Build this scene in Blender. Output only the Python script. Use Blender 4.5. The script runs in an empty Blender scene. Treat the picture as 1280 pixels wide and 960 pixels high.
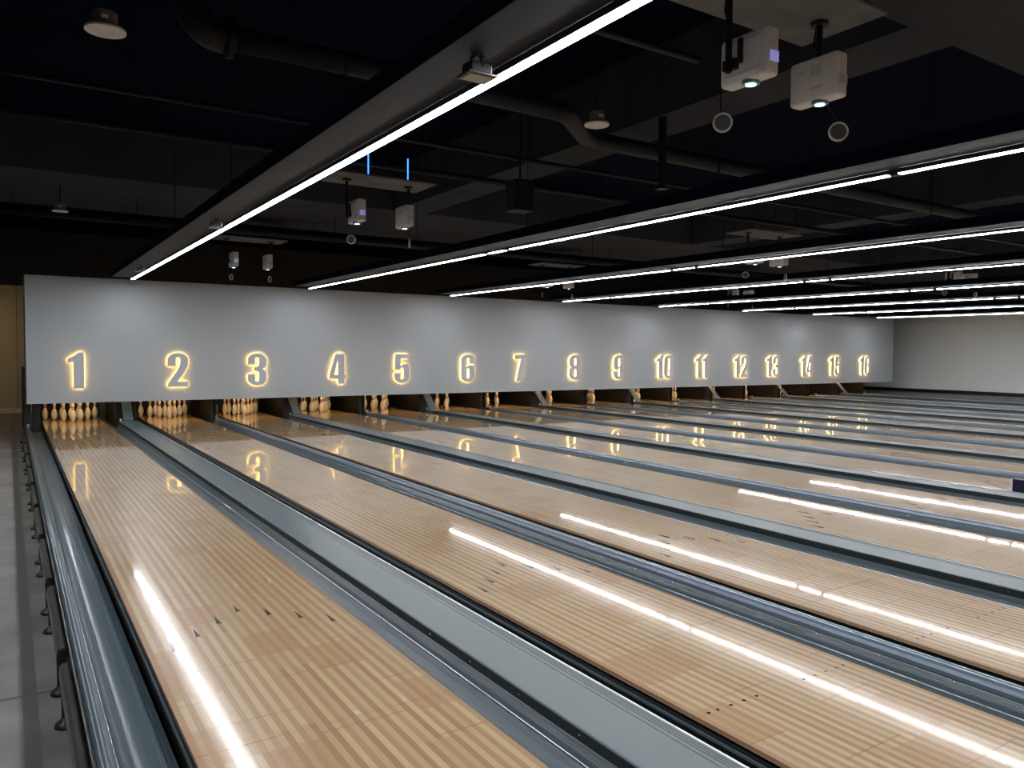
import bpy, bmesh, math, random
from mathutils import Vector, Matrix
random.seed(7)
PI = math.pi
scene = bpy.context.scene
C = scene.collection

# ------------------------------------------------------------------ camera
cam_d = bpy.data.cameras.new('camera'); cam = bpy.data.objects.new('camera', cam_d); C.objects.link(cam)
YAW, PITCH, ROLL, FPX = 0.5774, -0.0423, 0.0079, 966.13
fwd = Vector((math.sin(YAW)*math.cos(PITCH), math.cos(YAW)*math.cos(PITCH), math.sin(PITCH)))
rt = Vector((math.cos(YAW), -math.sin(YAW), 0)); up = rt.cross(fwd)
r2 = rt*math.cos(ROLL)+up*math.sin(ROLL); u2 = -rt*math.sin(ROLL)+up*math.cos(ROLL)
m3 = Matrix((r2, u2, -fwd)).transposed()
cam.matrix_world = Matrix.Translation((-1.0818, 0.2366, 1.5053)) @ m3.to_4x4()
cam_d.sensor_fit = 'HORIZONTAL'; cam_d.sensor_width = 36.0; cam_d.lens = 36.0*FPX/1280
cam_d.clip_start = 0.02; cam_d.clip_end = 200
scene.camera = cam

# ------------------------------------------------------------------ world, exposure
w = bpy.data.worlds.new('world'); scene.world = w; w.use_nodes = True
w.node_tree.nodes['Background'].inputs[0].default_value = (0.6, 0.7, 0.9, 1)
w.node_tree.nodes['Background'].inputs[1].default_value = 0.01
vs = scene.view_settings
vs.view_transform = 'Standard'; vs.look = 'None'; vs.gamma = 1.0; vs.use_curve_mapping = False
vs.exposure = 0.75
STRIP = 48.0          # radiance of the LED strips
HALO = 9.5            # warm LEDs behind the numbers
PINLAMP = 60.0         # lamps over the pin decks

# ------------------------------------------------------------------ materials
def new_mat(name):
    m = bpy.data.materials.new(name); m.use_nodes = True
    nt = m.node_tree; return m, nt, nt.nodes['Principled BSDF']
def plain(name, col, rough=0.5, metal=0.0, noise=0.08, scale=6.0, spec=0.5, coat=0.0, stretch=None, bump=0.0):
    m, nt, b = new_mat(name); N = nt.nodes; L = nt.links
    tc = N.new('ShaderNodeTexCoord'); mp = N.new('ShaderNodeMapping')
    L.new(tc.outputs['Object'], mp.inputs[0])
    if stretch: mp.inputs['Scale'].default_value = stretch
    nz = N.new('ShaderNodeTexNoise'); nz.inputs['Scale'].default_value = scale; nz.inputs['Detail'].default_value = 4
    L.new(mp.outputs[0], nz.inputs[0])
    rp = N.new('ShaderNodeValToRGB')
    rp.color_ramp.elements[0].position = 0.3; rp.color_ramp.elements[1].position = 0.7
    rp.color_ramp.elements[0].color = tuple(c*(1-noise) for c in col)+(1,)
    rp.color_ramp.elements[1].color = tuple(min(1, c*(1+noise)) for c in col)+(1,)
    L.new(nz.outputs[0], rp.inputs[0]); L.new(rp.outputs[0], b.inputs['Base Color'])
    b.inputs['Roughness'].default_value = rough; b.inputs['Metallic'].default_value = metal
    b.inputs['Specular IOR Level'].default_value = spec
    if coat:
        b.inputs['Coat Weight'].default_value = coat; b.inputs['Coat Roughness'].default_value = 0.06
    if bump:
        bp = N.new('ShaderNodeBump'); bp.inputs['Strength'].default_value = bump; bp.inputs['Distance'].default_value = 0.01
        L.new(nz.outputs[0], bp.inputs['Height']); L.new(bp.outputs[0], b.inputs['Normal'])
    return m
def emit(name, col, strength):
    m, nt, b = new_mat(name)
    b.inputs['Base Color'].default_value = (0.8, 0.8, 0.8, 1)
    b.inputs['Emission Color'].default_value = tuple(col)+(1,)
    b.inputs['Emission Strength'].default_value = strength
    return m

def wood_mat():
    m, nt, b = new_mat('lane_wood'); N = nt.nodes; L = nt.links
    def math_(op, a, c=None):
        n = N.new('ShaderNodeMath'); n.operation = op
        for i, v in enumerate((a, c)):
            if v is None: continue
            if hasattr(v, 'is_linked') or hasattr(v, 'links'): L.new(v, n.inputs[i])
            else: n.inputs[i].default_value = v
        return n.outputs[0]
    def comb(x, y, z=0.0):
        n = N.new('ShaderNodeCombineXYZ')
        for i, v in enumerate((x, y, z)):
            if hasattr(v, 'links'): L.new(v, n.inputs[i])
            else: n.inputs[i].default_value = v
        return n.outputs[0]
    def wn(vec):
        n = N.new('ShaderNodeTexWhiteNoise'); n.noise_dimensions = '3D'; L.new(vec, n.inputs[0]); return n.outputs['Value']
    def mix(f, a, c):
        n = N.new('ShaderNodeMix'); n.data_type = 'RGBA'
        if hasattr(f, 'links'): L.new(f, n.inputs[0])
        else: n.inputs[0].default_value = f
        for i, v in ((6, a), (7, c)):
            if hasattr(v, 'links'): L.new(v, n.inputs[i])
            else: n.inputs[i].default_value = tuple(v)+(1,)
        return n.outputs[2]
    uv = N.new('ShaderNodeUVMap'); sp = N.new('ShaderNodeSeparateXYZ'); L.new(uv.outputs[0], sp.inputs[0])
    u, v = sp.outputs[0], sp.outputs[1]           # u = board number + 100*lane, v = metres from the foul line
    bi = math_('FLOOR', u)
    par = math_('MODULO', bi, 2.0)
    seg = math_('FLOOR', math_('ADD', math_('MULTIPLY', v, 1/1.22), math_('MULTIPLY', wn(comb(math_('FLOOR', math_('MULTIPLY', u, 1/9.75)), 3.0)), 2.0)))
    rnd = wn(comb(bi, seg))
    t = math_('ADD', math_('MULTIPLY', par, 0.62), math_('MULTIPLY', rnd, 0.38))
    col = mix(t, (0.325, 0.18, 0.09), (0.54, 0.415, 0.24))
    # grain
    gm = comb(math_('MULTIPLY', u, 2.2), math_('MULTIPLY', v, 2.5), rnd)
    gn = N.new('ShaderNodeTexNoise'); gn.inputs['Scale'].default_value = 1.6; gn.inputs['Detail'].default_value = 5; L.new(gm, gn.inputs[0])
    col = mix(math_('MULTIPLY', gn.outputs[0], 0.35), col, (0.33, 0.185, 0.09))
    # reddish rectangles printed across groups of boards
    pr = wn(comb(math_('FLOOR', math_('MULTIPLY', u, 1/8.3)), math_('FLOOR', math_('MULTIPLY', v, 1/0.31)), 7.0))
    pm = math_('MULTIPLY', math_('GREATER_THAN', pr, 0.87), 0.5)
    col = mix(pm, col, (0.36, 0.195, 0.09))
    # thin dark cross joints
    fj = math_('FRACT', math_('ADD', math_('MULTIPLY', v, 1/0.61), math_('MULTIPLY', math_('FLOOR', math_('MULTIPLY', u, 1/13.0)), 0.43)))
    jm = math_('MULTIPLY', math_('LESS_THAN', fj, 0.016), 0.45)
    col = mix(jm, col, (0.25, 0.12, 0.05))
    L.new(col, b.inputs['Base Color'])
    b.inputs['Roughness'].default_value = 0.32; b.inputs['Specular IOR Level'].default_value = 0.12
    b.inputs['Coat Weight'].default_value = 1.0; b.inputs['Coat IOR'].default_value = 1.46
    tc = N.new('ShaderNodeTexCoord')
    rn = N.new('ShaderNodeTexNoise'); rn.inputs['Scale'].default_value = 1.3; rn.inputs['Detail'].default_value = 3
    L.new(tc.outputs['Object'], rn.inputs[0])
    L.new(math_('ADD', math_('MULTIPLY', rn.outputs[0], 0.012), 0.018), b.inputs['Coat Roughness'])
    gl = N.new('ShaderNodeBsdfGlossy'); gl.inputs['Roughness'].default_value = 0.10; gl.inputs['Color'].default_value = (1, 1, 1, 1)
    ms = N.new('ShaderNodeMixShader'); ms.inputs[0].default_value = 0.055
    L.new(b.outputs[0], ms.inputs[1]); L.new(gl.outputs[0], ms.inputs[2]); L.new(ms.outputs[0], N['Material Output'].inputs['Surface'])
    return m

M = dict(
    wood=wood_mat(),
    black=plain('black_edge', (0.006, 0.006, 0.007), 0.35),
    blackrubber=plain('black_powder_coat', (0.006, 0.006, 0.007), 0.45),
    ink=plain('dark_inlay', (0.01, 0.008, 0.008), 0.08),
    gutter=plain('gutter_plastic', (0.062, 0.09, 0.106), 0.285, stretch=(40, .4, 1), noise=0.12, spec=0.6),
    cap=plain('cap_grey', (0.076, 0.104, 0.115), 0.33, stretch=(30, .3, 1), noise=0.07, spec=0.55),
    capblue=plain('cap_polished', (0.11, 0.15, 0.20), 0.29, stretch=(30, .3, 1), noise=0.1, spec=0.8, metal=0.25),
    skirt=plain('cap_skirt', (0.024, 0.033, 0.036), 0.4),
    chrome=plain('aluminium_edge', (0.62, 0.65, 0.68), 0.3, metal=1.0),
    rail=plain('rail_metal', (0.035, 0.035, 0.037), 0.33, stretch=(20, .6, 1), noise=0.3, metal=0.5),
    screw=plain('screw_steel', (0.7, 0.7, 0.7), 0.25, metal=1.0),
    mask=plain('mask_paint', (0.37, 0.395, 0.42), 0.5, noise=0.015, scale=1.0),
    digit=plain('digit_face', (0.47, 0.485, 0.54), 0.5, noise=0.02),
    halo=emit('halo_led', (1.0, 0.58, 0.14), HALO),
    strip=emit('led_diffuser', (0.96, 0.98, 1.0), STRIP),
    tray=plain('tray_grey', (0.0125, 0.0155, 0.022), 0.6, noise=0.06, scale=2, spec=0.2),
    clamp=plain('clamp_black', (0.007, 0.007, 0.010), 0.45, spec=0.25),
    slab=plain('ceiling_navy', (0.003, 0.005, 0.015), 0.85, noise=0.2, scale=1.0, spec=0.02),
    band=plain('ceiling_band_grey', (0.042, 0.047, 0.058), 0.85, noise=0.12, scale=.7, spec=0.03, stretch=(1, 3, 1)),
    pipe=plain('pipe_black', (0.010, 0.012, 0.019), 0.55, spec=0.2),
    wallr=plain('wall_grey', (0.80, 0.83, 0.82), 0.7, noise=0.03, scale=.6),
    walldark=plain('wall_dark', (0.012, 0.013, 0.018), 0.7),
    beige=plain('wall_beige', (0.50, 0.44, 0.31), 0.6, noise=0.04, scale=1.2),
    white=plain('trim_white', (0.7, 0.64, 0.5), 0.5),
    concrete=plain('floor_concrete', (0.15, 0.141, 0.138), 0.5, noise=0.38, scale=2.2, bump=0.05),
    concreted=plain('floor_dark_strip', (0.075, 0.068, 0.062), 0.45, noise=0.2, scale=3),
    approach=plain('approach_wood', (0.42, 0.27, 0.14), 0.25, noise=0.15, stretch=(12, .5, 1), coat=0.6),
    pin=plain('pin_white', (0.80, 0.72, 0.55), 0.28, noise=0.03, coat=0.7),
    red=plain('pin_red', (0.45, 0.03, 0.02), 0.35),
    brown=plain('kickback_brown', (0.0065, 0.005, 0.004), 0.5, noise=0.2),
    core=plain('kickback_front', (0.03, 0.024, 0.017), 0.5, noise=0.2),
    pitblack=plain('pit_black', (0.006, 0.005, 0.005), 0.7),
    deck=plain('pin_deck_wood', (0.50, 0.30, 0.11), 0.25, noise=0.12, stretch=(14, 1, 1), coat=0.8),
    hood=plain('hood_grey', (0.07, 0.095, 0.12), 0.4),
    lamp=emit('deck_lamp', (1.0, 0.70, 0.38), PINLAMP),
    plasticw=plain('projector_white', (0.60, 0.585, 0.60), 0.45, noise=0.03),
    plasticd=plain('projector_grey', (0.45, 0.44, 0.45), 0.5, noise=0.03),  # duller grey for the vents and ribs
    lens=emit('projector_lens_lit', (0.55, 0.9, 1.0), 2.0),
    lensrim=plain('lens_rim', (0.10, 0.2, 0.25), 0.2),
    bluelit=emit('blue_light_leak', (0.16, 0.2, 0.7), 0.3),
    bluerod=emit('rod_blue_glow', (0.03, 0.22, 1.0), 1.6),
    capwhite=plain('cap_rim_white', (0.6, 0.6, 0.6), 0.4),
    capclear=plain('cap_smoke', (0.10, 0.10, 0.115), 0.15, coat=0.5),
    board=plain('ceiling_board', (0.10, 0.105, 0.115), 0.8, noise=0.25, scale=3),
    grille=plain('speaker_grille', (0.42, 0.38, 0.31), 0.7, noise=0.05, scale=40),
    speakerb=plain('speaker_body', (0.16, 0.14, 0.12), 0.5),
    glassw=plain('flood_glass', (0.30, 0.285, 0.25), 0.3),
)

_b = M['ink'].node_tree.nodes['Principled BSDF']
_b.inputs['Roughness'].default_value = 0.32; _b.inputs['Specular IOR Level'].default_value = 0.12; _b.inputs['Coat Weight'].default_value = 1.0; _b.inputs['Coat Roughness'].default_value = 0.015; _b.inputs['Coat IOR'].default_value = 1.46
_n = M['ink'].node_tree
_g = _n.nodes.new('ShaderNodeBsdfGlossy'); _g.inputs['Roughness'].default_value = 0.10; _g.inputs['Color'].default_value = (1, 1, 1, 1)
_m = _n.nodes.new('ShaderNodeMixShader'); _m.inputs[0].default_value = 0.055
_n.links.new(_b.outputs[0], _m.inputs[1]); _n.links.new(_g.outputs[0], _m.inputs[2]); _n.links.new(_m.outputs[0], _n.nodes['Material Output'].inputs['Surface'])

# ------------------------------------------------------------------ helpers
def link(name, bm, mat, parent=None, smooth=False, loc=None):
    me = bpy.data.meshes.new(name); bm.normal_update(); bm.to_mesh(me); bm.free()
    me.materials.append(M[mat] if isinstance(mat, str) else mat)
    if smooth:
        for p in me.polygons: p.use_smooth = True
    o = bpy.data.objects.new(name, me); C.objects.link(o)
    if parent: o.parent = parent
    if loc: o.location = loc
    return o
def inst(src, parent=None, loc=None, name=None):
    o = src.copy(); C.objects.link(o); o.parent = parent
    if name: o.name = name
    if loc is not None: o.location = loc
    return o
def thing(name, label, cat, loc=(0, 0, 0), group=None):
    o = bpy.data.objects.new(name, None); C.objects.link(o); o.location = loc; o.empty_display_size = 0.1
    tag(o, label, cat, group); return o
def tag(o, label, cat, group=None):
    o['label'] = label; o['category'] = cat
    if group: o['group'] = group
    return o
def struct(o): o['kind'] = 'structure'; return o
def box(bm, x0, x1, y0, y1, z0, z1, bevel=0.0, seg=2):
    r = bmesh.ops.create_cube(bm, size=1.0)
    vs_ = r['verts']
    for v in vs_:
        v.co = Vector(((x0+x1)/2+v.co.x*(x1-x0), (y0+y1)/2+v.co.y*(y1-y0), (z0+z1)/2+v.co.z*(z1-z0)))
    if bevel:
        es = list({e for v in vs_ for e in v.link_edges})
        bmesh.ops.bevel(bm, geom=es, offset=bevel, segments=seg, affect='EDGES', profile=0.5)
    return bm
def B(*a, **k): return box(bmesh.new(), *a, **k)
def cyl(bm, p, q, r, seg=12, r2=None):
    p = Vector(p); q = Vector(q); d = q-p
    rot = Vector((0, 0, 1)).rotation_difference(d.normalized()).to_matrix().to_4x4()
    mat = Matrix.Translation((p+q)/2) @ rot
    bmesh.ops.create_cone(bm, cap_ends=True, segments=seg, radius1=r, radius2=r if r2 is None else r2, depth=d.length, matrix=mat)
    return bm
def tube(bm, pts, r, seg=8):
    pts = [Vector(p) for p in pts]; rings = []
    for i, p in enumerate(pts):
        a = pts[max(i-1, 0)]; c = pts[min(i+1, len(pts)-1)]
        rot = Vector((0, 0, 1)).rotation_difference((c-a).normalized())
        rings.append([bm.verts.new(p + rot @ Vector((r*math.cos(2*PI*k/seg), r*math.sin(2*PI*k/seg), 0))) for k in range(seg)])
    for A_, B_ in zip(rings, rings[1:]):
        for k in range(seg): bm.faces.new((A_[k], A_[(k+1) % seg], B_[(k+1) % seg], B_[k]))
    bm.faces.new(rings[0][::-1]); bm.faces.new(rings[-1])
    return bm
def lathe(bm, prof, seg=20):
    rings = []
    for r, z in prof:
        rings.append([bm.verts.new((r*math.cos(2*PI*k/seg), r*math.sin(2*PI*k/seg), z)) for k in range(seg)])
    for A_, B_ in zip(rings, rings[1:]):
        for k in range(seg): bm.faces.new((A_[k], A_[(k+1) % seg], B_[(k+1) % seg], B_[k]))
    bm.faces.new(rings[0][::-1]); bm.faces.new(rings[-1])
    return bm
def prism(bm, prof, y0, y1):
    """extrude a closed (x,z) outline along y"""
    a = [bm.verts.new((x, y0, z)) for x, z in prof]; c = [bm.verts.new((x, y1, z)) for x, z in prof]
    n = len(prof)
    for i in range(n): bm.faces.new((a[i], a[(i+1) % n], c[(i+1) % n], c[i]))
    bm.faces.new(a[::-1]); bm.faces.new(c)
    bmesh.ops.recalc_face_normals(bm, faces=bm.faces[:])
    return bm
NUM = ['zero', 'one', 'two', 'three', 'four', 'five', 'six', 'seven', 'eight', 'nine', 'ten', 'eleven', 'twelve', 'thirteen', 'fourteen', 'fifteen', 'sixteen']
ORD = ['first', 'second', 'third', 'fourth', 'fifth', 'sixth', 'seventh', 'eighth', 'ninth', 'tenth', 'eleventh', 'twelfth', 'thirteenth', 'fourteenth', 'fifteenth', 'sixteenth']

# ------------------------------------------------------------------ layout
LW = 1.0668; HL = LW/2; WIDE = 1.8142; NARROW = 1.5828; BW = LW/39
def lane_x(i):                                       # centre of lane i = 1..16
    return ((i-1)//2)*(WIDE+NARROW) + (WIDE if i % 2 == 0 else 0.0)
YM = 17.19; MZ0, MZ1 = 0.4515, 2.856; MX0, MX1 = -0.812, 27.465
YEND = 19.3; XR = 29.6; FZ = -0.30; CZ = 4.75

# ------------------------------------------------------------------ room shell
fl = struct(link('floor', B(-4.6, XR+.1, -8, 26, FZ-.1, FZ), 'concrete'))
for y in (1.2, 4.9, 8.6, 12.3, 16.0, 19.7):          # thin joints across the side walkway
    link('joint', B(-4.6, -.9, y, y+.012, FZ-.02, FZ+.0006), 'black', fl)
link('inlay_strip', B(-1.052, -.985, -2, 24, FZ-.02, FZ+.002), 'concreted', fl)
ap = struct(link('floor_approach', B(-2.6, XR, -7.9, -.02, FZ, -.002), 'approach'))
struct(link('floor_right', B(lane_x(16)+HL+.215+.02, XR, 0, 25.5, FZ, -.004), 'concrete'))
ce = struct(link('ceiling', B(-4.6, XR+.1, -8, 26, CZ, CZ+.1), 'slab'))
for y0, y1 in ((0.55, 3.63), (13.05, 16.2)): link('beam', B(-4.6, XR, y0, y1, 4.0, CZ+.01), 'band', ce)
for x0 in (-2.3, 4.72, 12.2, 19.7): link('beam', B(x0, x0+.63, 3.63, 13.05, 4.0, CZ+.01), 'band', ce)
wr = struct(link('wall_right', B(XR, XR+.1, -8, 26, FZ, 3.11), 'wallr'))
link('upper_wall', B(XR+.01, XR+.11, -8, 26, 3.11, CZ), 'walldark', wr)
struct(link('baseboard_right', B(XR-.02, XR, -7.9, 25.4, -.004, .13), 'black'))
struct(link('wall_left', B(-4.7, -4.6, -8, 26, FZ, CZ), 'walldark'))
struct(link('wall_rear', B(-4.6, XR, -8.1, -8, FZ, CZ), 'walldark'))
wb = struct(link('wall_back', B(-4.6, XR, 25.5, 25.6, FZ, 3.2), 'beige'))
link('upper_wall', B(-4.6, XR, 25.49, 25.6, 3.2, CZ), 'walldark', wb)
for x in (-1.75, -.885): link('groove', B(x, x+.012, 25.49, 25.53, FZ+.12, 3.2), 'concreted', wb)
struct(link('baseboard_back', B(-4.6, -.5, 25.46, 25.5, FZ, FZ+.13), 'white'))

# ------------------------------------------------------------------ lanes
PANELS = [0.0, 3.2, 6.86, 10.52, 14.18, 17.25]
def uv_box(x0, x1, y0, y1, lane, cx):
    bm = B(x0, x1, y0, y1, -.02, 0); uvl = bm.loops.layers.uv.new('uv')
    for f in bm.faces:
        cxm = sum(v.co.x for v in f.verts)/len(f.verts)
        for l in f.loops:
            x = l.vert.co.x
            l[uvl].uv = ((x-cx+HL)/BW+0.0 + 100*lane, l.vert.co.y)
    return bm
arrow_src = dot_src = None
def outline(pts, z0, z1):
    bm = bmesh.new(); a = [bm.verts.new((x, y, z0)) for x, y in pts]; c = [bm.verts.new((x, y, z1)) for x, y in pts]; n = len(pts)
    for i in range(n): bm.faces.new((a[i], a[(i+1) % n], c[(i+1) % n], c[i]))
    bm.faces.new(a[::-1]); bm.faces.new(c); bmesh.ops.recalc_face_normals(bm, faces=bm.faces[:]); return bm
for n in range(1, 17):
    cx = lane_x(n)
    look = {1: 'wooden bowling lane with striped boards, nearest the side walkway, under number one'}.get(n, f'glossy wooden bowling lane running to the pins under number {NUM[n]}')
    t = thing('bowling_lane', look, 'bowling lane', (0, 0, 0), 'bowling lanes side by side')
    body = link('lane_bed', B(cx-HL, cx+HL, 0, YEND, -.16, -.02), 'black', t)
    for s in (-1, 1):
        link('edge_rail', B(cx+s*(HL+.003)-.003, cx+s*(HL+.003)+.003, 0.05, 17.2, -.062, -.05), 'cap', t)
    for y0, y1 in zip(PANELS, PANELS[1:]):
        if n <= 3:
            pan = link('lane_panel', B(cx-HL, cx+HL, y0+.001, y1-.001, -.03, -.0205), 'black', t)
            for k in range(39):
                link('board', uv_box(cx-HL+k*BW+.0001, cx-HL+(k+1)*BW-.0001, y0+.0012, y1-.0012, n, cx), 'wood', pan)
        else:
            link('lane_panel', uv_box(cx-HL, cx+HL, y0+.0012, y1-.0012, n, cx), 'wood', t)
    link('pin_deck', B(cx-HL, cx+HL, 17.2512, YEND, -.02, 0), 'deck', t)
    for s in (-1, 1):
        xa_ = cx+s*(HL+.02); xb_ = cx+s*(HL+(.178 if n < 16 or s < 0 else .2)); link('pit_gutter', B(min(xa_, xb_), max(xa_, xb_), 17.285, YEND, -.13, -.10), 'gutter', t)
    if arrow_src is None:
        a_bm = outline([(-.013, -.075), (0, -.058), (.013, -.075), (0, .075)], 0, .0006)
        d_bm = bmesh.new(); cyl(d_bm, (0, 0, 0), (0, 0, .0006), .0085, 12)
    for j, bd in enumerate((5, 10, 15, 20, 25, 30, 35)):
        x = cx-HL+(bd-.5)*BW; y = 4.82-.145*abs(j-3)
        if arrow_src is None: arrow_src = link('arrow_marker', a_bm, 'ink', t, loc=(x, y, 0))
        else: inst(arrow_src, t, (x, y, 0), 'arrow_marker')
    for bd in (3, 5, 8, 11, 14, 26, 29, 32, 35, 37):
        x = cx-HL+(bd-.5)*BW
        if dot_src is None: dot_src = link('dot_marker', d_bm, 'ink', t, loc=(x, 2.44, 0))
        else: inst(dot_src, t, (x, 2.44, 0), 'dot_marker')

# ------------------------------------------------------------------ dividers with gutters
def ribbed(pts, step=.006, h=.0011):
    out = []
    for (x0, z0), (x1, z1) in zip(pts, pts[1:]):
        d = math.hypot(x1-x0, z1-z0); k = max(1, int(d/step))
        nx, nz = -(z1-z0)/d, (x1-x0)/d
        for i in range(k):
            a = i/k; c = (i+.5)/k
            out.append((x0+(x1-x0)*a, z0+(z1-z0)*a)); out.append((x0+(x1-x0)*c+nx*h, z0+(z1-z0)*c+nz*h))
    out.append(pts[-1]); return out
GP = [(.012, -.03), (.013, -.080), (.022, -.094), (.045, -.10), (.095, -.101), (.128, -.096), (.155, -.082), (.176, -.060), (.192, -.034), (.203, -.008), (.209, .002)]
def gutter(t, x, sgn):
    pts = [GP[2], GP[3]] + ribbed(GP[3:])[1:]
    top = [(x+sgn*px, pz) for px, pz in pts]
    under = [(x+sgn*.209, -.115), (x+sgn*.020, -.115)]
    g = link('gutter', prism(bmesh.new(), top+under, 0.03, 17.28), 'gutter', t)
    link('highlight_bead', cyl(bmesh.new(), (x+sgn*.180, .03, -.054), (x+sgn*.180, 17.26, -.054), .0042, 8), 'chrome', g, True)  # bright bead builds the LED highlight line into the gutter
    return g
screw_src = None
def divider(xl, xr, label, wide, name='lane_divider', left=True, right=True):
    global screw_src
    t = thing(name, label, 'lane divider', (0, 0, 0), 'dividers with gutters between the lanes')
    if left: gutter(t, xl, 1)
    if right: gutter(t, xr, -1)
    a, c = xl+.210, xr-.210
    if wide:
        link('cap_skirt', B(a, c, .03, 17.3, -.115, .049), 'skirt', t)
        prof = [(a-.002, .048), (a+.002, .0515), (a+.008, .053)]
        for gx in (.245, .27, .285, .30):       # shallow grooves near the far edge
            g = a+(c-a)*gx/.327
            prof += [(g-.004, .053), (g-.002, .0505), (g+.002, .0505), (g+.004, .053)]
        prof += [(c-.014, .053), (c-.004, .051), (c+.002, .048)]
        prof = [(x, z) for x, z in prof]
        link('cap', prism(bmesh.new(), prof, .03, 17.35), 'cap', t)
        link('cap_edge', B(c-.010, c+.004, .03, 17.3, .036, .0525, bevel=.003), 'chrome', t)
        sx, sz, sp = a-.001, .026, .42
    else:
        link('cap_skirt', B(a, c, .03, 17.3, -.115, .004), 'skirt', t)
        wd = c-a
        prof = [(a, .002), (a+.004, .022), (a+.016, .038), (a+.030, .044), (a+.034, .0475), (a+.040, .0475), (a+.043, .045), (a+wd*.70, .045), (a+wd*.74, .0475), (a+wd*.80, .0465), (a+wd*.83, .042), (a+wd*.93, .036), (c, .02), (c, .002)]
        prof = [(px+.006 if px < a+wd*.3 else px, pz) for px, pz in prof]
        cp = link('cap', prism(bmesh.new(), prof, .03, 17.35), 'capblue', t)
        for ex in (a+.043, a+wd*.78): link('edge_line', B(ex-.0025, ex+.0025, .03, 17.34, .044, .0495, bevel=.001), 'chrome', cp)
        sx, sz, sp = a-.004, -.004, .36
    if xl < 12:
        y = 1.7
        while y < 9:
            if screw_src is None:
                bm = bmesh.new(); bmesh.ops.create_uvsphere(bm, u_segments=8, v_segments=5, radius=.0048)
                screw_src = link('screw', bm, 'screw', t, loc=(sx, y, sz))
            else: inst(screw_src, t, (sx, y, sz), 'screw')
            y += sp
    return t
for n in range(1, 16):
    wide = n % 2 == 1
    lab = (f'wide flat grey divider with gutters between lanes {NUM[n]} and {NUM[n+1]}' if wide else f'narrow rounded blue-grey divider with gutters between lanes {NUM[n]} and {NUM[n+1]}')
    divider(lane_x(n)+HL, lane_x(n+1)-HL, lab, wide)
# outer left gutter
t = thing('outer_gutter', 'ribbed grey outer gutter left of lane one beside the walkway', 'gutter')
x0 = -HL
def cat(P, n=8):
    out = []
    Q = [P[0]]+P+[P[-1]]
    for k in range(1, len(Q)-2):
        p0, p1, p2, p3 = Q[k-1:k+3]
        for q in range(n):
            u = q/n
            out.append(tuple(.5*(2*p1[d]+(p2[d]-p0[d])*u+(2*p0[d]-5*p1[d]+4*p2[d]-p3[d])*u*u+(3*p1[d]-p0[d]-3*p2[d]+p3[d])*u**3) for d in (0, 1)))
    return out+[P[-1]]
curve = cat([(-.022, -.112), (-.05, -.114), (-.10, -.114), (-.15, -.108), (-.185, -.094), (-.212, -.072), (-.230, -.045), (-.246, -.014), (-.262, .004), (-.278, .012), (-.292, .009), (-.302, -.003), (-.306, -.03)])
og = link('gutter', prism(bmesh.new(), [(x0+a, c) for a, c in curve]+[(x0-.306, -.125), (x0-.020, -.125)], .03, 17.25), 'gutter', t)
for p in og.data.polygons:
    p.use_smooth = len(p.vertices) == 4 and p.normal.z > .12
for bx, bz, br in ((-.238, -.030, .0032), (-.17, -.1005, .0028), (-.12, -.1125, .0022), (-.075, -.1145, .002), (-.045, -.1145, .0018)):
    link('highlight_bead', cyl(bmesh.new(), (x0+bx, .03, bz), (x0+bx, 17.24, bz), br, 8), 'chrome' if bx < -.2 else 'cap', og, True)  # thin light beads put the lengthwise highlights into the gutter's shape
link('outer_skirt', B(x0-.318, x0-.306, .03, 17.25, -.16, -.006, bevel=.004), 'black', t)
link('support_beam', B(x0-.28, x0-.06, .03, 17.25, FZ, -.126), 'black', t)
t = thing('outer_gutter', 'grey outer gutter beyond lane sixteen next to the right wall', 'gutter')
gutter(t, lane_x(16)+HL, 1)
link('outer_cap', B(lane_x(16)+HL+.209, lane_x(16)+HL+.235, .03, 17.3, -.11, .03, bevel=.004), 'cap', t)

# rails along the walkway
rail_src = None
for k in range(12):
    y0 = 1.76-1.0+1.4525*k - .45+.0
    near = {0: 'nearest the camera', 11: 'farthest from the camera'}.get(k, f'{ORD[k]} from the camera')
    t = thing('kick_rail', f'short dark rail on two footed legs, {near}', 'rail', (-.878, y0+.03, FZ), 'kick rails along the walkway')
    if rail_src is None:
        bar = bmesh.new()
        prof = [(-.024, -.05), (.020, -.05), (.024, -.02), (.020, .018), (.008, .026), (-.008, .026), (-.020, .018), (-.026, -.02)]
        prism(bar, prof, 0.02, 1.27)
        bmesh.ops.bevel(bar, geom=[e for e in bar.edges if abs(e.verts[0].co.y-e.verts[1].co.y) < 1e-6], offset=.006, segments=2, affect='EDGES')
        for v in bar.verts: v.co.z += .25
        o1 = link('bar', bar, 'rail', t)
        lg = bmesh.new(); cyl(lg, (0, 0, .015), (0, 0, .235), .019, 10); o2 = link('leg', lg, 'blackrubber', t, True, loc=(-.002, .14, 0))
        ft = bmesh.new(); lathe(ft, [(.05, 0), (.05, .012), (.044, .022), (.022, .036), (.018, .05)], 16); o3 = link('foot', ft, 'blackrubber', o2, True)
        l2 = inst(o2, t, (-.002, 1.18, 0), 'leg'); inst(o3, l2, None, 'foot')
        rail_src = (o1, o2, o3)
    else:
        inst(rail_src[0], t, None, 'bar')
        for yy in (.14, 1.18):
            l2 = inst(rail_src[1], t, (-.002, yy, 0), 'leg'); inst(rail_src[2], l2, None, 'foot')

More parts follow.
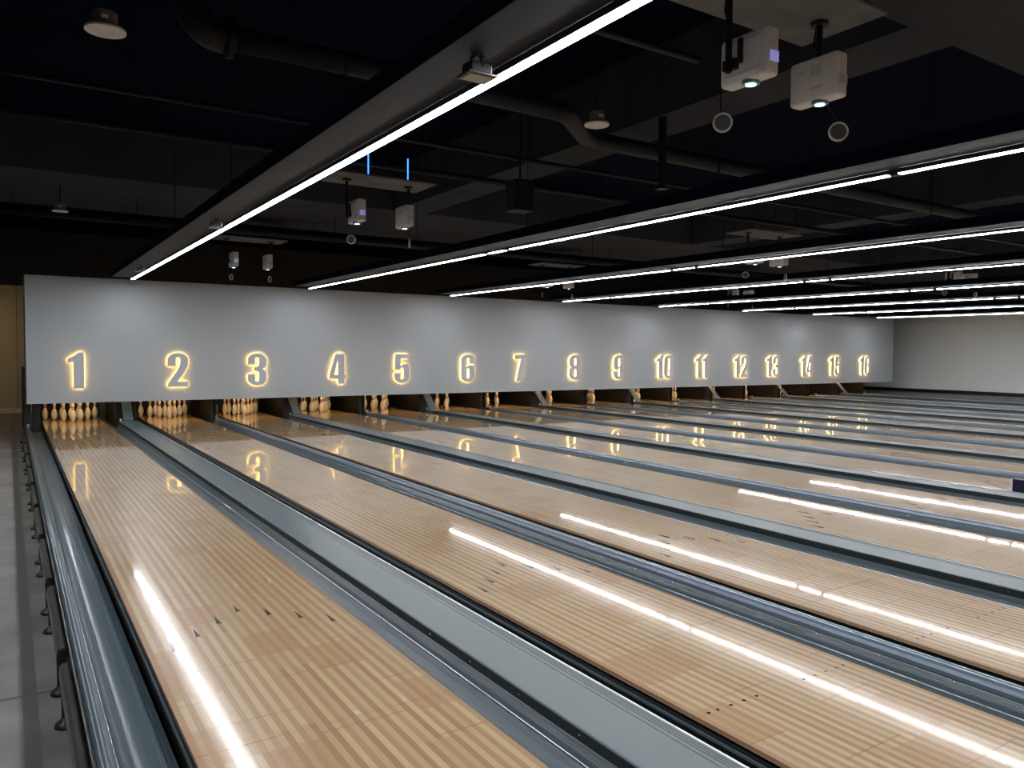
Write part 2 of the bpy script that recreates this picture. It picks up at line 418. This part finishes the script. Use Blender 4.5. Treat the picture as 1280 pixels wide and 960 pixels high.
# ------------------------------------------------------------------ masking wall
t = thing('masking_wall', 'long light grey masking wall carrying glowing lane numbers above the pins', 'wall panel', ((MX0+MX1)/2, YM, MZ0))
xs = [MX0-(MX0+MX1)/2, MX1-(MX0+MX1)/2]
link('panel', B(xs[0], xs[1], 0, .04, 0, MZ1-MZ0), 'mask', t)
link('side_edge', B(xs[0]-.02, xs[0]-.001, .01, .16, -.15, MZ1-MZ0), 'black', t)
link('rear_frame', B(xs[0]+.01, xs[1]-.01, .041, .16, .05, MZ1-MZ0-.02), 'black', t)

# digits -------------------------------------------------------------
def arc(cx, cy, rx, ry, a0, a1, n=14):
    return [(cx+rx*math.cos(math.radians(a0+(a1-a0)*i/n)), cy+ry*math.sin(math.radians(a0+(a1-a0)*i/n))) for i in range(n+1)]
def slot(x0, y0, x1, y1):
    rx = (x1-x0)/2; cx = (x0+x1)/2
    return arc(cx, y0+rx, rx, rx, 180, 360, 10)+arc(cx, y1-rx, rx, rx, 0, 180, 10)
TOP = arc(.265, .79, .265, .21, 0, 180, 18); BOT = arc(.265, .21, .265, .21, 180, 360, 18)
ST = arc(.265, .815, .055, .055, 180, 0, 8); SB = arc(.265, .185, .055, .055, 360, 180, 8)
six = [[(.53, .66)]+TOP+BOT+[(.53, .46)]+arc(.39, .46, .14, .145, 0, 90, 8)+[(.31, .60), (.25, .575), (.21, .53)]+ST+[(.32, .66)], slot(.21, .13, .32, .485)]
DIG = {
 '0': [TOP+BOT, slot(.21, .13, .32, .87)],
 '1': [[(.13, 0), (.37, 0), (.37, 1), (.23, 1), (.19, .94), (.11, .88), (0, .845), (0, .715), (.13, .735)]],
 '2': [[(0, 0), (.52, 0), (.52, .155), (.255, .155), (.36, .32), (.46, .48), (.515, .60), (.53, .68)]+TOP+[(0, .61), (.21, .61)]+ST+[(.32, .70), (.30, .60), (.24, .47), (.13, .30), (.03, .15), (0, .10)]],
 '3': [[(0, .36)]+BOT+[(.53, .38), (.505, .455), (.43, .51), (.505, .56), (.53, .64)]+TOP+[(0, .65), (.21, .65)]+ST+[(.32, .67), (.305, .61), (.25, .585), (.18, .58), (.18, .45), (.25, .445), (.305, .42), (.32, .36)]+SB+[(.21, .36)]],
 '4': [[(.27, 0), (.48, 0), (.48, .17), (.56, .17), (.56, .31), (.48, .31), (.48, 1), (.19, 1), (0, .33), (0, .17), (.27, .17)], [(.27, .31), (.27, .77), (.15, .31)]],
 '5': [[(0, .35)]+BOT+[(.53, .50)]+arc(.39, .50, .14, .155, 0, 90, 8)+[(.30, .65), (.22, .60), (.23, .85), (.50, .85), (.50, 1), (.03, 1), (.01, .46), (.21, .46), (.225, .51), (.265, .53), (.305, .51), (.32, .46)]+SB+[(.21, .35)]],
 '6': six,
 '7': [[(0, 1), (0, .83), (.26, .83), (.07, 0), (.29, 0), (.48, .80), (.48, 1)]],
 '8': [BOT+[(.53, .40), (.505, .465), (.445, .515), (.505, .56), (.53, .62)]+TOP+[(0, .62), (.025, .56), (.085, .515), (.025, .465), (0, .40)], slot(.21, .13, .32, .44), slot(.21, .58, .32, .87)],
 '9': [[(.53-x, 1-y) for x, y in lp] for lp in six],
}
DW = {'1': .37, '2': .53, '3': .53, '4': .56, '5': .53, '6': .53, '7': .48, '8': .53, '9': .53, '0': .53}
DH = 0.69; DSX = 0.735
dig_cache = {}
def digit_mesh(ch, kind):
    if (ch, kind) in dig_cache: return dig_cache[(ch, kind)]
    cu = bpy.data.curves.new('d', 'CURVE'); cu.dimensions = '2D'; cu.fill_mode = 'BOTH'
    cu.extrude = {'face': .007, 'halo': .008}[kind]; cu.offset = {'face': 0.0, 'halo': -.010}[kind]
    for lp in DIG[ch]:
        q = []
        for p in lp:
            if not q or math.dist(p, q[-1]) > 1e-4: q.append(p)
        s = cu.splines.new('POLY'); s.points.add(len(q)-1); s.use_cyclic_u = True
        for pt, (x, y) in zip(s.points, q): pt.co = (x*DSX, y*DH, 0, 1)
    ob = bpy.data.objects.new('d', cu); C.objects.link(ob)
    me = bpy.data.meshes.new_from_object(ob); me.name = 'digit' if kind == 'face' else 'halo'
    bpy.data.objects.remove(ob)
    me.materials.clear(); me.materials.append(M['digit' if kind == 'face' else 'halo'])
    me.transform(Matrix.Rotation(PI/2, 4, 'X'))       # stands upright, faces -y
    dig_cache[(ch, kind)] = me; return me
for n in range(1, 17):
    s = str(n); gap = .05
    tot = sum(DW[c] for c in s)*DSX + gap*.55*(len(s)-1)
    t = thing('lane_number', f'backlit grey number {NUM[n]} with warm glowing outline on the masking wall', 'number', (lane_x(n)-tot/2-.007, YM, 0.728), 'backlit lane numbers')
    x = 0.0
    for c in s:
        o = bpy.data.objects.new('digit', digit_mesh(c, 'face')); C.objects.link(o); o.parent = t; o.location = (x, -.046, 0)
        h = bpy.data.objects.new('led_backlight', digit_mesh(c, 'halo')); C.objects.link(h); h.parent = o; h.location = (0, .023, 0)
        x += DW[c]*DSX+gap*.55

# ------------------------------------------------------------------ pins and pits
pprof_in = [(0, 1.0), (.75, 1.414), (2.25, 1.954), (3.375, 2.2), (4.5, 2.383), (5.875, 2.25), (7.25, 1.97), (8.625, 1.4), (9.375, 1.1), (10, .98), (10.875, .935), (11.75, 1.0), (12.625, 1.15), (13.5, 1.274), (14.2, 1.12), (14.7, .75), (14.95, .35), (15, .05)]
IN = .0254
def prad(z):
    z /= IN
    for (a, ra), (c, rc) in zip(pprof_in, pprof_in[1:]):
        if a <= z <= c: return (ra+(rc-ra)*(z-a)/(c-a))*IN
    return 0.01
bm = bmesh.new(); lathe(bm, [(max(r, .02)*IN, z*IN) for z, r in pprof_in], 16)
pin_src = link('bowling_pin', bm, 'pin', None, True)
def ring(z0, z1):
    b_ = bmesh.new(); zz = [z0, (z0+z1)/2, z1]
    lathe(b_, [(prad(z0)-.002, z0)]+[(prad(z)+.0012, z) for z in zz]+[(prad(z1)-.002, z1)], 16); return b_
rings = [link('neck_stripe', ring(z*IN, (z+.62)*IN), 'red', None, True) for z in (9.75, 11.15)]
DX = .3048/2; DY = .2640
spots = [(0, 0, 'front pin'), (-1, 1, 'left pin of the second row'), (1, 1, 'right pin of the second row'), (-2, 2, 'left pin of the third row'), (0, 2, 'middle pin of the third row'), (2, 2, 'right pin of the third row'), (-3, 3, 'leftmost pin of the back row'), (-1, 3, 'second pin from the left in the back row'), (1, 3, 'second pin from the right in the back row'), (3, 3, 'rightmost pin of the back row')]
first = True
for n in range(1, 17):
    cx = lane_x(n)
    for sx, sy, d in spots:
        if first: p = pin_src; rs = rings; first = False
        else:
            p = inst(pin_src); p.name = 'bowling_pin'; rs = [inst(r) for r in rings]
        p.location = (cx+sx*DX, 18.288+sy*DY, 0.0)
        for r in rs: r.parent = p; r.location = (0, 0, 0)
        tag(p, f'red-striped white bowling pin, {d}, lane {NUM[n]}', 'bowling pin', f'pins of lane {NUM[n]}')
for n in range(1, 17):
    cx = lane_x(n)
    c = link('pit_curtain', B(cx-.62, cx+.62, 19.75, 19.78, -.15, 1.4), 'pitblack'); tag(c, f'black curtain hanging behind the pins of lane {NUM[n]}', 'curtain', 'pit curtains behind the pins')
    l = thing('pin_deck_lamp', f'warm tube lamp hidden behind the masking wall over the pins of lane {NUM[n]}', 'lamp', (cx, 17.72, .98), 'lamps over the pin decks')
    b_ = bmesh.new(); cyl(b_, (-.45, 0, 0), (.45, 0, 0), .018, 8); link('tube', b_, 'lamp', l)
    link('housing', B(-.48, .48, -.03, .03, .02, .06), 'black', l); link('bracket', B(-.02, .02, -.37, -.03, .03, .05), 'black', l)
def partition(xc, wide, label, xl, xr):
    t = thing('pit_partition', label, 'partition', (xc, 17.45, -.1), 'dark partitions between the pin decks')
    for s, xx in ((-1, xl), (1, xr)):
        link('side_panel', B(xx-xc-.02, xx-xc+.02, .25, 2.3, 0, 1.2, bevel=.006), 'brown', t)
    link('core', B(xl-xc+.021, xr-xc-.021, .30, 2.28, 0, 1.2), 'core', t)
    if wide:
        hb = bmesh.new()
        pr = [(-.16, .175), (-.16, .150), (.36, .62), (.36, .70)]
        a = [hb.verts.new((-.085, y, z)) for y, z in pr]; c = [hb.verts.new((.085, y, z)) for y, z in pr]
        for i in range(4): hb.faces.new((a[i], a[(i+1) % 4], c[(i+1) % 4], c[i]))
        hb.faces.new(a[::-1]); hb.faces.new(c); bmesh.ops.recalc_face_normals(hb, faces=hb.faces[:])
        link('hood', hb, 'hood', t)
        b_ = bmesh.new(); box(b_, -.155, -.115, -.13, -.09, .154, .20, bevel=.005); link('bracket', b_, 'chrome', t)
    else:
        b_ = bmesh.new(); box(b_, -.03, .01, -.12, -.06, .145, .19, bevel=.005); link('bracket', b_, 'chrome', t)
for n in range(1, 16):
    xl, xr = lane_x(n)+HL+.205, lane_x(n+1)-HL-.205
    wide = n % 2 == 1
    partition((xl+xr)/2, wide, f'dark brown partition {"with sloping grey hood " if wide else ""}between the pin decks of lanes {NUM[n]} and {NUM[n+1]}', xl, xr)
t = thing('pit_partition', 'black end partition left of the pins of lane one', 'partition', (-.80, 17.3, FZ), 'dark partitions between the pin decks')
link('side_panel', B(-.06, .06, 0, 2.4, 0, 1.4, bevel=.006), 'pitblack', t); link('post', B(.08, .20, .08, .25, .17, 1.2, bevel=.005), 'pitblack', t)
link('bracket', B(-.02, .03, -.12, -.05, .30, .37, bevel=.004), 'chrome', t)
t = thing('pit_partition', 'dark end partition right of the pins of lane sixteen', 'partition', (lane_x(16)+HL+.26, 17.7, -.1), 'dark partitions between the pin decks')
link('side_panel', B(-.02, .02, 0, 2.3, 0, 1.2, bevel=.006), 'brown', t); link('bracket', B(-.05, 0, -.12, -.05, .12, .18, bevel=.004), 'chrome', t)

# ------------------------------------------------------------------ linear lights on trays
SX = [-2.62, 0.985, 4.545, 8.10, 11.55, 15.1, 18.75, 22.4, 26.2]
where = ['out of frame over the side walkway', 'ending between numbers one and two', 'ending between numbers three and four', 'ending above number six', 'ending above number eight', 'ending above number ten', 'ending above number twelve', 'ending above number fourteen', 'ending right of number sixteen']
KS = .965
for i, x in enumerate(SX):
    x = -1.0818+(x+1.0818)*KS; ZS = 2.846; YE = 16.54
    t = thing('linear_light', f'long white LED line on a dark ceiling tray, {where[i]}', 'ceiling light', (x, 0, ZS), 'linear lights running along the lanes')
    link('tray', B(-.345, .035, -7.0, YE+.03, .001, .10), 'tray', t)
    link('tray_edge', B(-.352, -.3455, -7.0, YE+.03, .0, .106), 'slab', t)
    cuts = [-7.0, YE] if i < 2 else [-7.0, 3.48, 8.66, 9.18, 14.6, YE]
    for a, c in zip(cuts, cuts[1:]):
        link('diffuser', B(-.026, .026, a+.035, c-.035, -.036, -.004), 'strip', t)
        for s_ in (-1, 1): link('channel_side', B(s_*.0295-.003, s_*.0295+.003, a+.035, c-.035, -.033, .0), 'tray', t)
        for e_ in (a+.033, c-.035): link('end_cap', B(-.0325, .0325, e_, e_+.0015, -.038, .0), 'clamp', t)
    for a in cuts[1:-1]:
        link('connector', B(-.035, .035, a-.034, a+.034, -.045, .06, bevel=.004), 'clamp', t)
    hb = None
    for y in (-1.5, 1.5, 5.0, 8.0, 11.0, 14.5):
        zt = (4.0 if (.55 < y < 3.63 or 13.05 < y < 16.2) else CZ)-ZS
        b_ = bmesh.new(); cyl(b_, (-.17, y, .10), (-.17, y, zt+.003), .006, 6); link('hanger', b_, 'clamp', t)

# ------------------------------------------------------------------ projectors on boards
def in_view(P):
    d = Vector(P)-cam.matrix_world.translation; z = d.dot(fwd)
    if z < .3: return False
    x = 640+FPX*d.dot(r2)/z; y = 480-FPX*d.dot(u2)/z
    return -60 < x < 1340 and -60 < y < 1000
def projector(x, y, z, side, label, cap_pos, cap_ang, cap_label):
    t = thing('projector', label, 'projector', (x, y, z), 'projectors hung over the lanes')
    body = link('body', B(-.055, .055, -.17, .17, -.135, .135, bevel=.022, seg=3), 'plasticw', t, True)
    for f in body.data.polygons: f.use_smooth = True
    if side < 0:
        rec = link('back_plate', B(-.062, -.052, -.12, .12, -.085, .095, bevel=.004), 'plasticw', t)
        for s in (-.085, .095): link('rib', B(-.066, -.058, -.125, .125, s-.006, s+.006), 'plasticd', rec)
    else:
        for yy, zz, a, h in ((-.02, .055, .035, .03), (-.03, -.055, .04, .010), (.09, .06, .03, .006)):
            link('vent', B(-.058, -.0545, yy-a, yy+a, zz-h, zz+h, bevel=.001), 'plasticd', t)
    ln = bmesh.new(); cyl(ln, (0, 0, -.150), (0, 0, -.128), .050, 20, r2=.05); lz = link('lens_ring', ln, 'lensrim', t, loc=(-.005, -.02, 0))
    l2 = bmesh.new(); cyl(l2, (0, 0, -.154), (0, 0, -.149), .030, 16); link('lens', l2, 'lens', lz)
    link('front_patch', B(-.03, .045, -.1725, -.1695, -.06, .0), 'bluelit' if side < 0 else 'plasticd', t)  # on left projectors a glowing patch paints the blue light leak
    # mount: plate on the board, pole, arm
    px = -.105 if side < 0 else .085; py = .06
    mt = bmesh.new(); cyl(mt, (px, py, .06-.14), (px, py, 3.6-z), .020, 12); po = link('pole', mt, 'clamp', t)
    mt = bmesh.new(); cyl(mt, (px, py, 3.575-z), (px, py, 3.599-z), .055, 16); link('ceiling_plate', mt, 'clamp', po)
    link('arm', B(min(px, -.05*1 if side < 0 else .05), max(px, -.05 if side < 0 else .05), py-.04, py+.05, -.06, .0, bevel=.006), 'clamp', t)
    link('clamp_lever', B(px-.012, px+.012, py-.10, py-.07, -.05, .09, bevel=.005), 'clamp', t)
    cb = bmesh.new(); tube(cb, [(px, py+.02, 3.59-z), (px+.03, py+.06, .3), (px+.04, py+.04, .2), (0, .02, .133)], .007, 6); link('cable', cb, 'clamp', t)
    if cap_pos:
        cpx, cpy, cpz = cap_pos
        k = thing('lens_cap', cap_label, 'lens cap', (cpx, cpy, cpz), 'lens caps dangling under the projectors')
        rot = Matrix.Rotation(cap_ang, 3, 'Z')
        b_ = bmesh.new(); cyl(b_, (0, -.004, 0), (0, .004, 0), .048, 24); bmesh.ops.rotate(b_, verts=b_.verts[:], matrix=rot); link('disc', b_, 'capclear', k)
        b_ = bmesh.new(); seg = 28
        for i in range(seg):
            pass
        prof_r = [(.048, -.007), (.058, -.007), (.058, .007), (.048, .007)]
        rr = [[b_.verts.new(rot @ Vector((r*math.cos(2*PI*j/seg), yy, r*math.sin(2*PI*j/seg)))) for r, yy in prof_r] for j in range(seg)]
        for j in range(seg):
            for q in range(4): b_.faces.new((rr[j][q], rr[j][(q+1) % 4], rr[(j+1) % seg][(q+1) % 4], rr[(j+1) % seg][q]))
        bmesh.ops.recalc_face_normals(b_, faces=b_.faces[:]); link('rim', b_, 'capwhite', k)
        b_ = bmesh.new(); cyl(b_, (0, 0, .056), (x-cpx, (y-cpy)*.6, z-.158-cpz), .0022, 5); link('string', b_, 'clamp', k)
cols = [(2.53, 3.17), (9.85, 10.50), (16.45, 17.1)]; rows = [3.3, 9.3, 15.5]
coln = ['over the left lanes', 'over the middle lanes', 'over the right lanes']
rown = ['close to the camera', 'halfway down the lanes', 'just before the masking wall']
for ci, (xa, xb) in enumerate(cols):
    for ri, y in enumerate(rows):
        if not in_view(((xa+xb)/2, y, 3.2)): continue
        xm = (xa+xb)/2
        t = thing('mounting_board', f'grey ceiling board for two projectors, {rown[ri]} {coln[ci]}', 'board', (xm, y+.06, 3.6), 'boards holding projector pairs')
        link('panel', B(-.65, .65, -.31, .31, 0, .02, bevel=.003), 'board', t)
        zt = (4.0 if (.55 < y < 3.63 or 13.05 < y < 16.2) else CZ)-3.6
        for sx in (-.55, .55):
            for sy in (-.22, .22):
                b_ = bmesh.new(); cyl(b_, (sx, sy, .02), (sx, sy, zt+.003), .006, 6); link('hanger', b_, 'clamp', t)
        for k, (x, side, nm) in enumerate(((xa, -1, 'left'), (xb, 1, 'right'))):
            ang = [[-.75, -.75], [-.62, 1.0], [.75, .75]][ri][k]
            projector(x, y, 3.2, side, f'white projector, {nm} of its pair, {rown[ri]} {coln[ci]}',
                      (x, y+(.19 if k == 0 else -.15), 2.885 if k == 0 else 2.855), ang, f'round lens cap under the {nm} projector {rown[ri]} {coln[ci]}')
for x, nm in ((2.85, 'left'), (3.41, 'right')):
    b_ = bmesh.new(); cyl(b_, (0, 0, 0), (0, 0, .36), .0095, 8)
    o = link('blue_lit_rod', b_, 'bluerod', None, loc=(x, 9.71, 3.69)); tag(o, f'thin vertical hanger rod with painted blue light, {nm} of two above the second projector board', 'hanger rod', 'blue rods above the projector board')  # blue light on the hanger rods is put in as their own glow
    b_ = bmesh.new(); cyl(b_, (0, 0, .36), (0, 0, CZ-3.69), .005, 6); link('rod_top', b_, 'clamp', o)

# ------------------------------------------------------------------ ceiling speakers, floods, pipes
def speaker(x, y, z, top, label, r=.125):
    t = thing('ceiling_speaker', label, 'speaker', (x, y, z), 'round speakers hung from the ceiling')
    b_ = bmesh.new(); lathe(b_, [(r, 0), (r, .012), (r*.93, .02), (r*.62, .028), (r*.60, .11), (r*.45, .125)], 28); link('housing', b_, 'speakerb', t, False)
    b_ = bmesh.new(); lathe(b_, [(r*.88, -.004), (r*.88, .002)], 28); link('grille', b_, 'grille', t)
    b_ = bmesh.new(); lathe(b_, [(r*.885, -.006), (r*1.0, -.006), (r*1.01, .004), (r*.885, .004)], 28); link('rim', b_, 'capwhite', t)
    link('terminal', B(-.03, .01, -r*.62-.012, -r*.55, .055, .075), 'capwhite', t)
    b_ = bmesh.new(); cyl(b_, (0, 0, .12), (0, 0, top-z+.003), .008, 6); link('hanger', b_, 'clamp', t)
speaker(-.51, 6.07, 3.6, CZ, 'round ceiling speaker hanging at the upper left corner of the view')
speaker(3.505, 5.88, 3.6, CZ, 'round ceiling speaker hanging behind the nearest linear light, left of the near projectors', .115)
speaker(-.38, 14.07, 3.6, 4.0, 'round ceiling speaker hanging far left over lane one', .115)
def flood(y, label):
    t = thing('flood_light', label, 'flood light', (.73, y, 2.846), 'small flood lights under the first tray')
    link('bracket', B(-.02, .02, -.03, .03, -.012, .0), 'clamp', t)
    link('arm', B(-.006, .006, -.045, -.035, -.06, -.005), 'clamp', t); link('arm', B(-.006, .006, .035, .045, -.06, -.005), 'clamp', t)
    hd = link('head', B(-.055, .055, -.045, .045, -.085, -.035, bevel=.006), 'clamp', t)
    link('frame', B(-.075, .075, -.06, .06, -.098, -.086, bevel=.003), 'rail', hd)
    link('glass', B(-.058, .058, -.045, .045, -.1005, -.097), 'glassw', hd)
flood(3.33, 'small square flood light clamped under the near part of the first tray')
flood(8.63, 'small square flood light clamped under the middle of the first tray')
flood(14.1, 'small square flood light clamped under the far end of the first tray')
def pipe(name, pts, r, label, hang=(), hz=CZ):
    t = thing(name, label, 'pipe', pts[0], 'black pipes under the ceiling')
    o = Vector(pts[0]); b_ = bmesh.new(); tube(b_, [Vector(p)-o for p in pts], r, 14); link('run', b_, 'pipe', t, True)
    for (x, y, z) in hang:
        top = 4.0 if (.55 < y < 3.63 or 13.05 < y < 16.2) or any(a <= x <= a+.63 for a in (-2.3, 4.72, 12.2, 19.7)) else CZ
        b_ = bmesh.new(); cyl(b_, Vector((x, y, z))-o, Vector((x, y, top+.003))-o, .007, 6); link('hanger', b_, 'clamp', t)
zp = 3.8
pipe('duct_pipe', [(.35, 6.25, zp), (2.0, 6.25, zp), (3.35, 6.28, zp), (3.5, 6.32, zp), (4.1, 6.82, zp), (4.3, 6.86, zp), (12, 6.9, zp), (28.5, 6.9, zp)], .088, 'thick black pipe crossing the ceiling with a kink behind the second linear light',
     [(x, 6.26 if x < 3.5 else 6.89, zp) for x in (.8, 1.4, 1.95, 2.6, 3.1, 5.6, 6.1, 8.5, 11)])
b_ = bmesh.new()
t = thing('pipe_elbow', 'large dark elbow fitting at the left end of the thick ceiling pipe', 'pipe', (.32, 6.25, zp))
tube(b_, [(.0, 0, 0)]+[(-.06-.20*math.sin(a), 0, .2-.2*math.cos(a)) for a in [PI/2*i/6 for i in range(7)]]+[(-.26, 0, CZ-zp)], .12, 14); link('elbow', b_, 'clamp', t, True)
b_ = bmesh.new(); cyl(b_, (-.02, 0, 0), (.028, 0, 0), .15, 18); link('flange', b_, 'clamp', t)
pipe('sprinkler_pipe', [(-3.1, 7.95, 3.78), (29, 7.95, 3.78)], .026, 'thin black sprinkler pipe crossing over the lanes before the second projectors', [(x, 7.95, 3.78) for x in (-1, 2, 5.9, 9, 14)])
pipe('sprinkler_pipe', [(-3.1, 9.9, 3.96), (29, 9.9, 3.96)], .04, 'black water pipe crossing at the second projector pair', [(x, 9.9, 3.96) for x in (-1, 1.6, 7, 15)])
pipe('sprinkler_pipe', [(-3.1, 15.2, 3.72), (29, 15.2, 3.72)], .07, 'black pipe along the far ceiling band before the masking wall', [(x, 15.2, 3.72) for x in (-1, 4, 9, 15)])
pipe('sprinkler_pipe', [(1.0, 5.2, 4.1), (4.1, 5.2, 4.1)], .03, 'short thin pipe with red sprinkler head above the near speaker', [(1.8, 5.2, 4.1), (3.0, 5.2, 4.1)])
t = thing('wall_speaker', 'black box loudspeaker hanging above the second linear light', 'speaker', (4.0, 7.9, 3.15))
link('cabinet', B(-.13, .13, -.12, .12, 0, .36, bevel=.012), 'clamp', t); link('grille', B(-.11, .11, -.126, -.119, .03, .33), 'pipe', t)
b_ = bmesh.new(); cyl(b_, (0, 0, .35), (0, 0, CZ-3.15), .012, 8); link('pole', b_, 'clamp', t)

# ------------------------------------------------------------------ unseen warm lamp added to light the back wall
t = thing('fill_lamp', 'unseen warm lamp added to light the back wall of the side passage', 'lamp', (-1.9, 23.6, 3.0))
b_ = bmesh.new(); cyl(b_, (0, 0, 0), (0, 0, .08), .09, 20); link('can', b_, 'clamp', t)
b_ = bmesh.new(); cyl(b_, (0, 0, -.006), (0, 0, 0), .08, 20); link('glass', b_, emit('fill_lamp_glass', (1, .75, .42), 160.0), t)
b_ = bmesh.new(); cyl(b_, (0, 0, .08), (0, 0, CZ-3.0+.003), .008, 6); link('hanger', b_, 'clamp', t)

# ------------------------------------------------------------------ small things
t = thing('drop_post', 'black square post hanging from the ceiling beam above the second linear light', 'post', (4.78, 6.34, 3.25))
link('shaft', B(-.03, .03, -.03, .03, 0, .753), 'clamp', t); link('foot_plate', B(-.05, .05, -.05, .05, -.008, .0), 'clamp', t)
t = thing('small_box', 'small dark blue box with pale edge standing at the right frame edge', 'box', (8.16, 4.26, 0))
link('case', B(-.03, .08, -.10, .05, .0, .15, bevel=.004), plain('box_navy', (.008, .006, .03), .4), t)
link('edge_trim', B(-.036, -.0305, .036, .05, .0, .155, bevel=.001), 'capwhite', t)
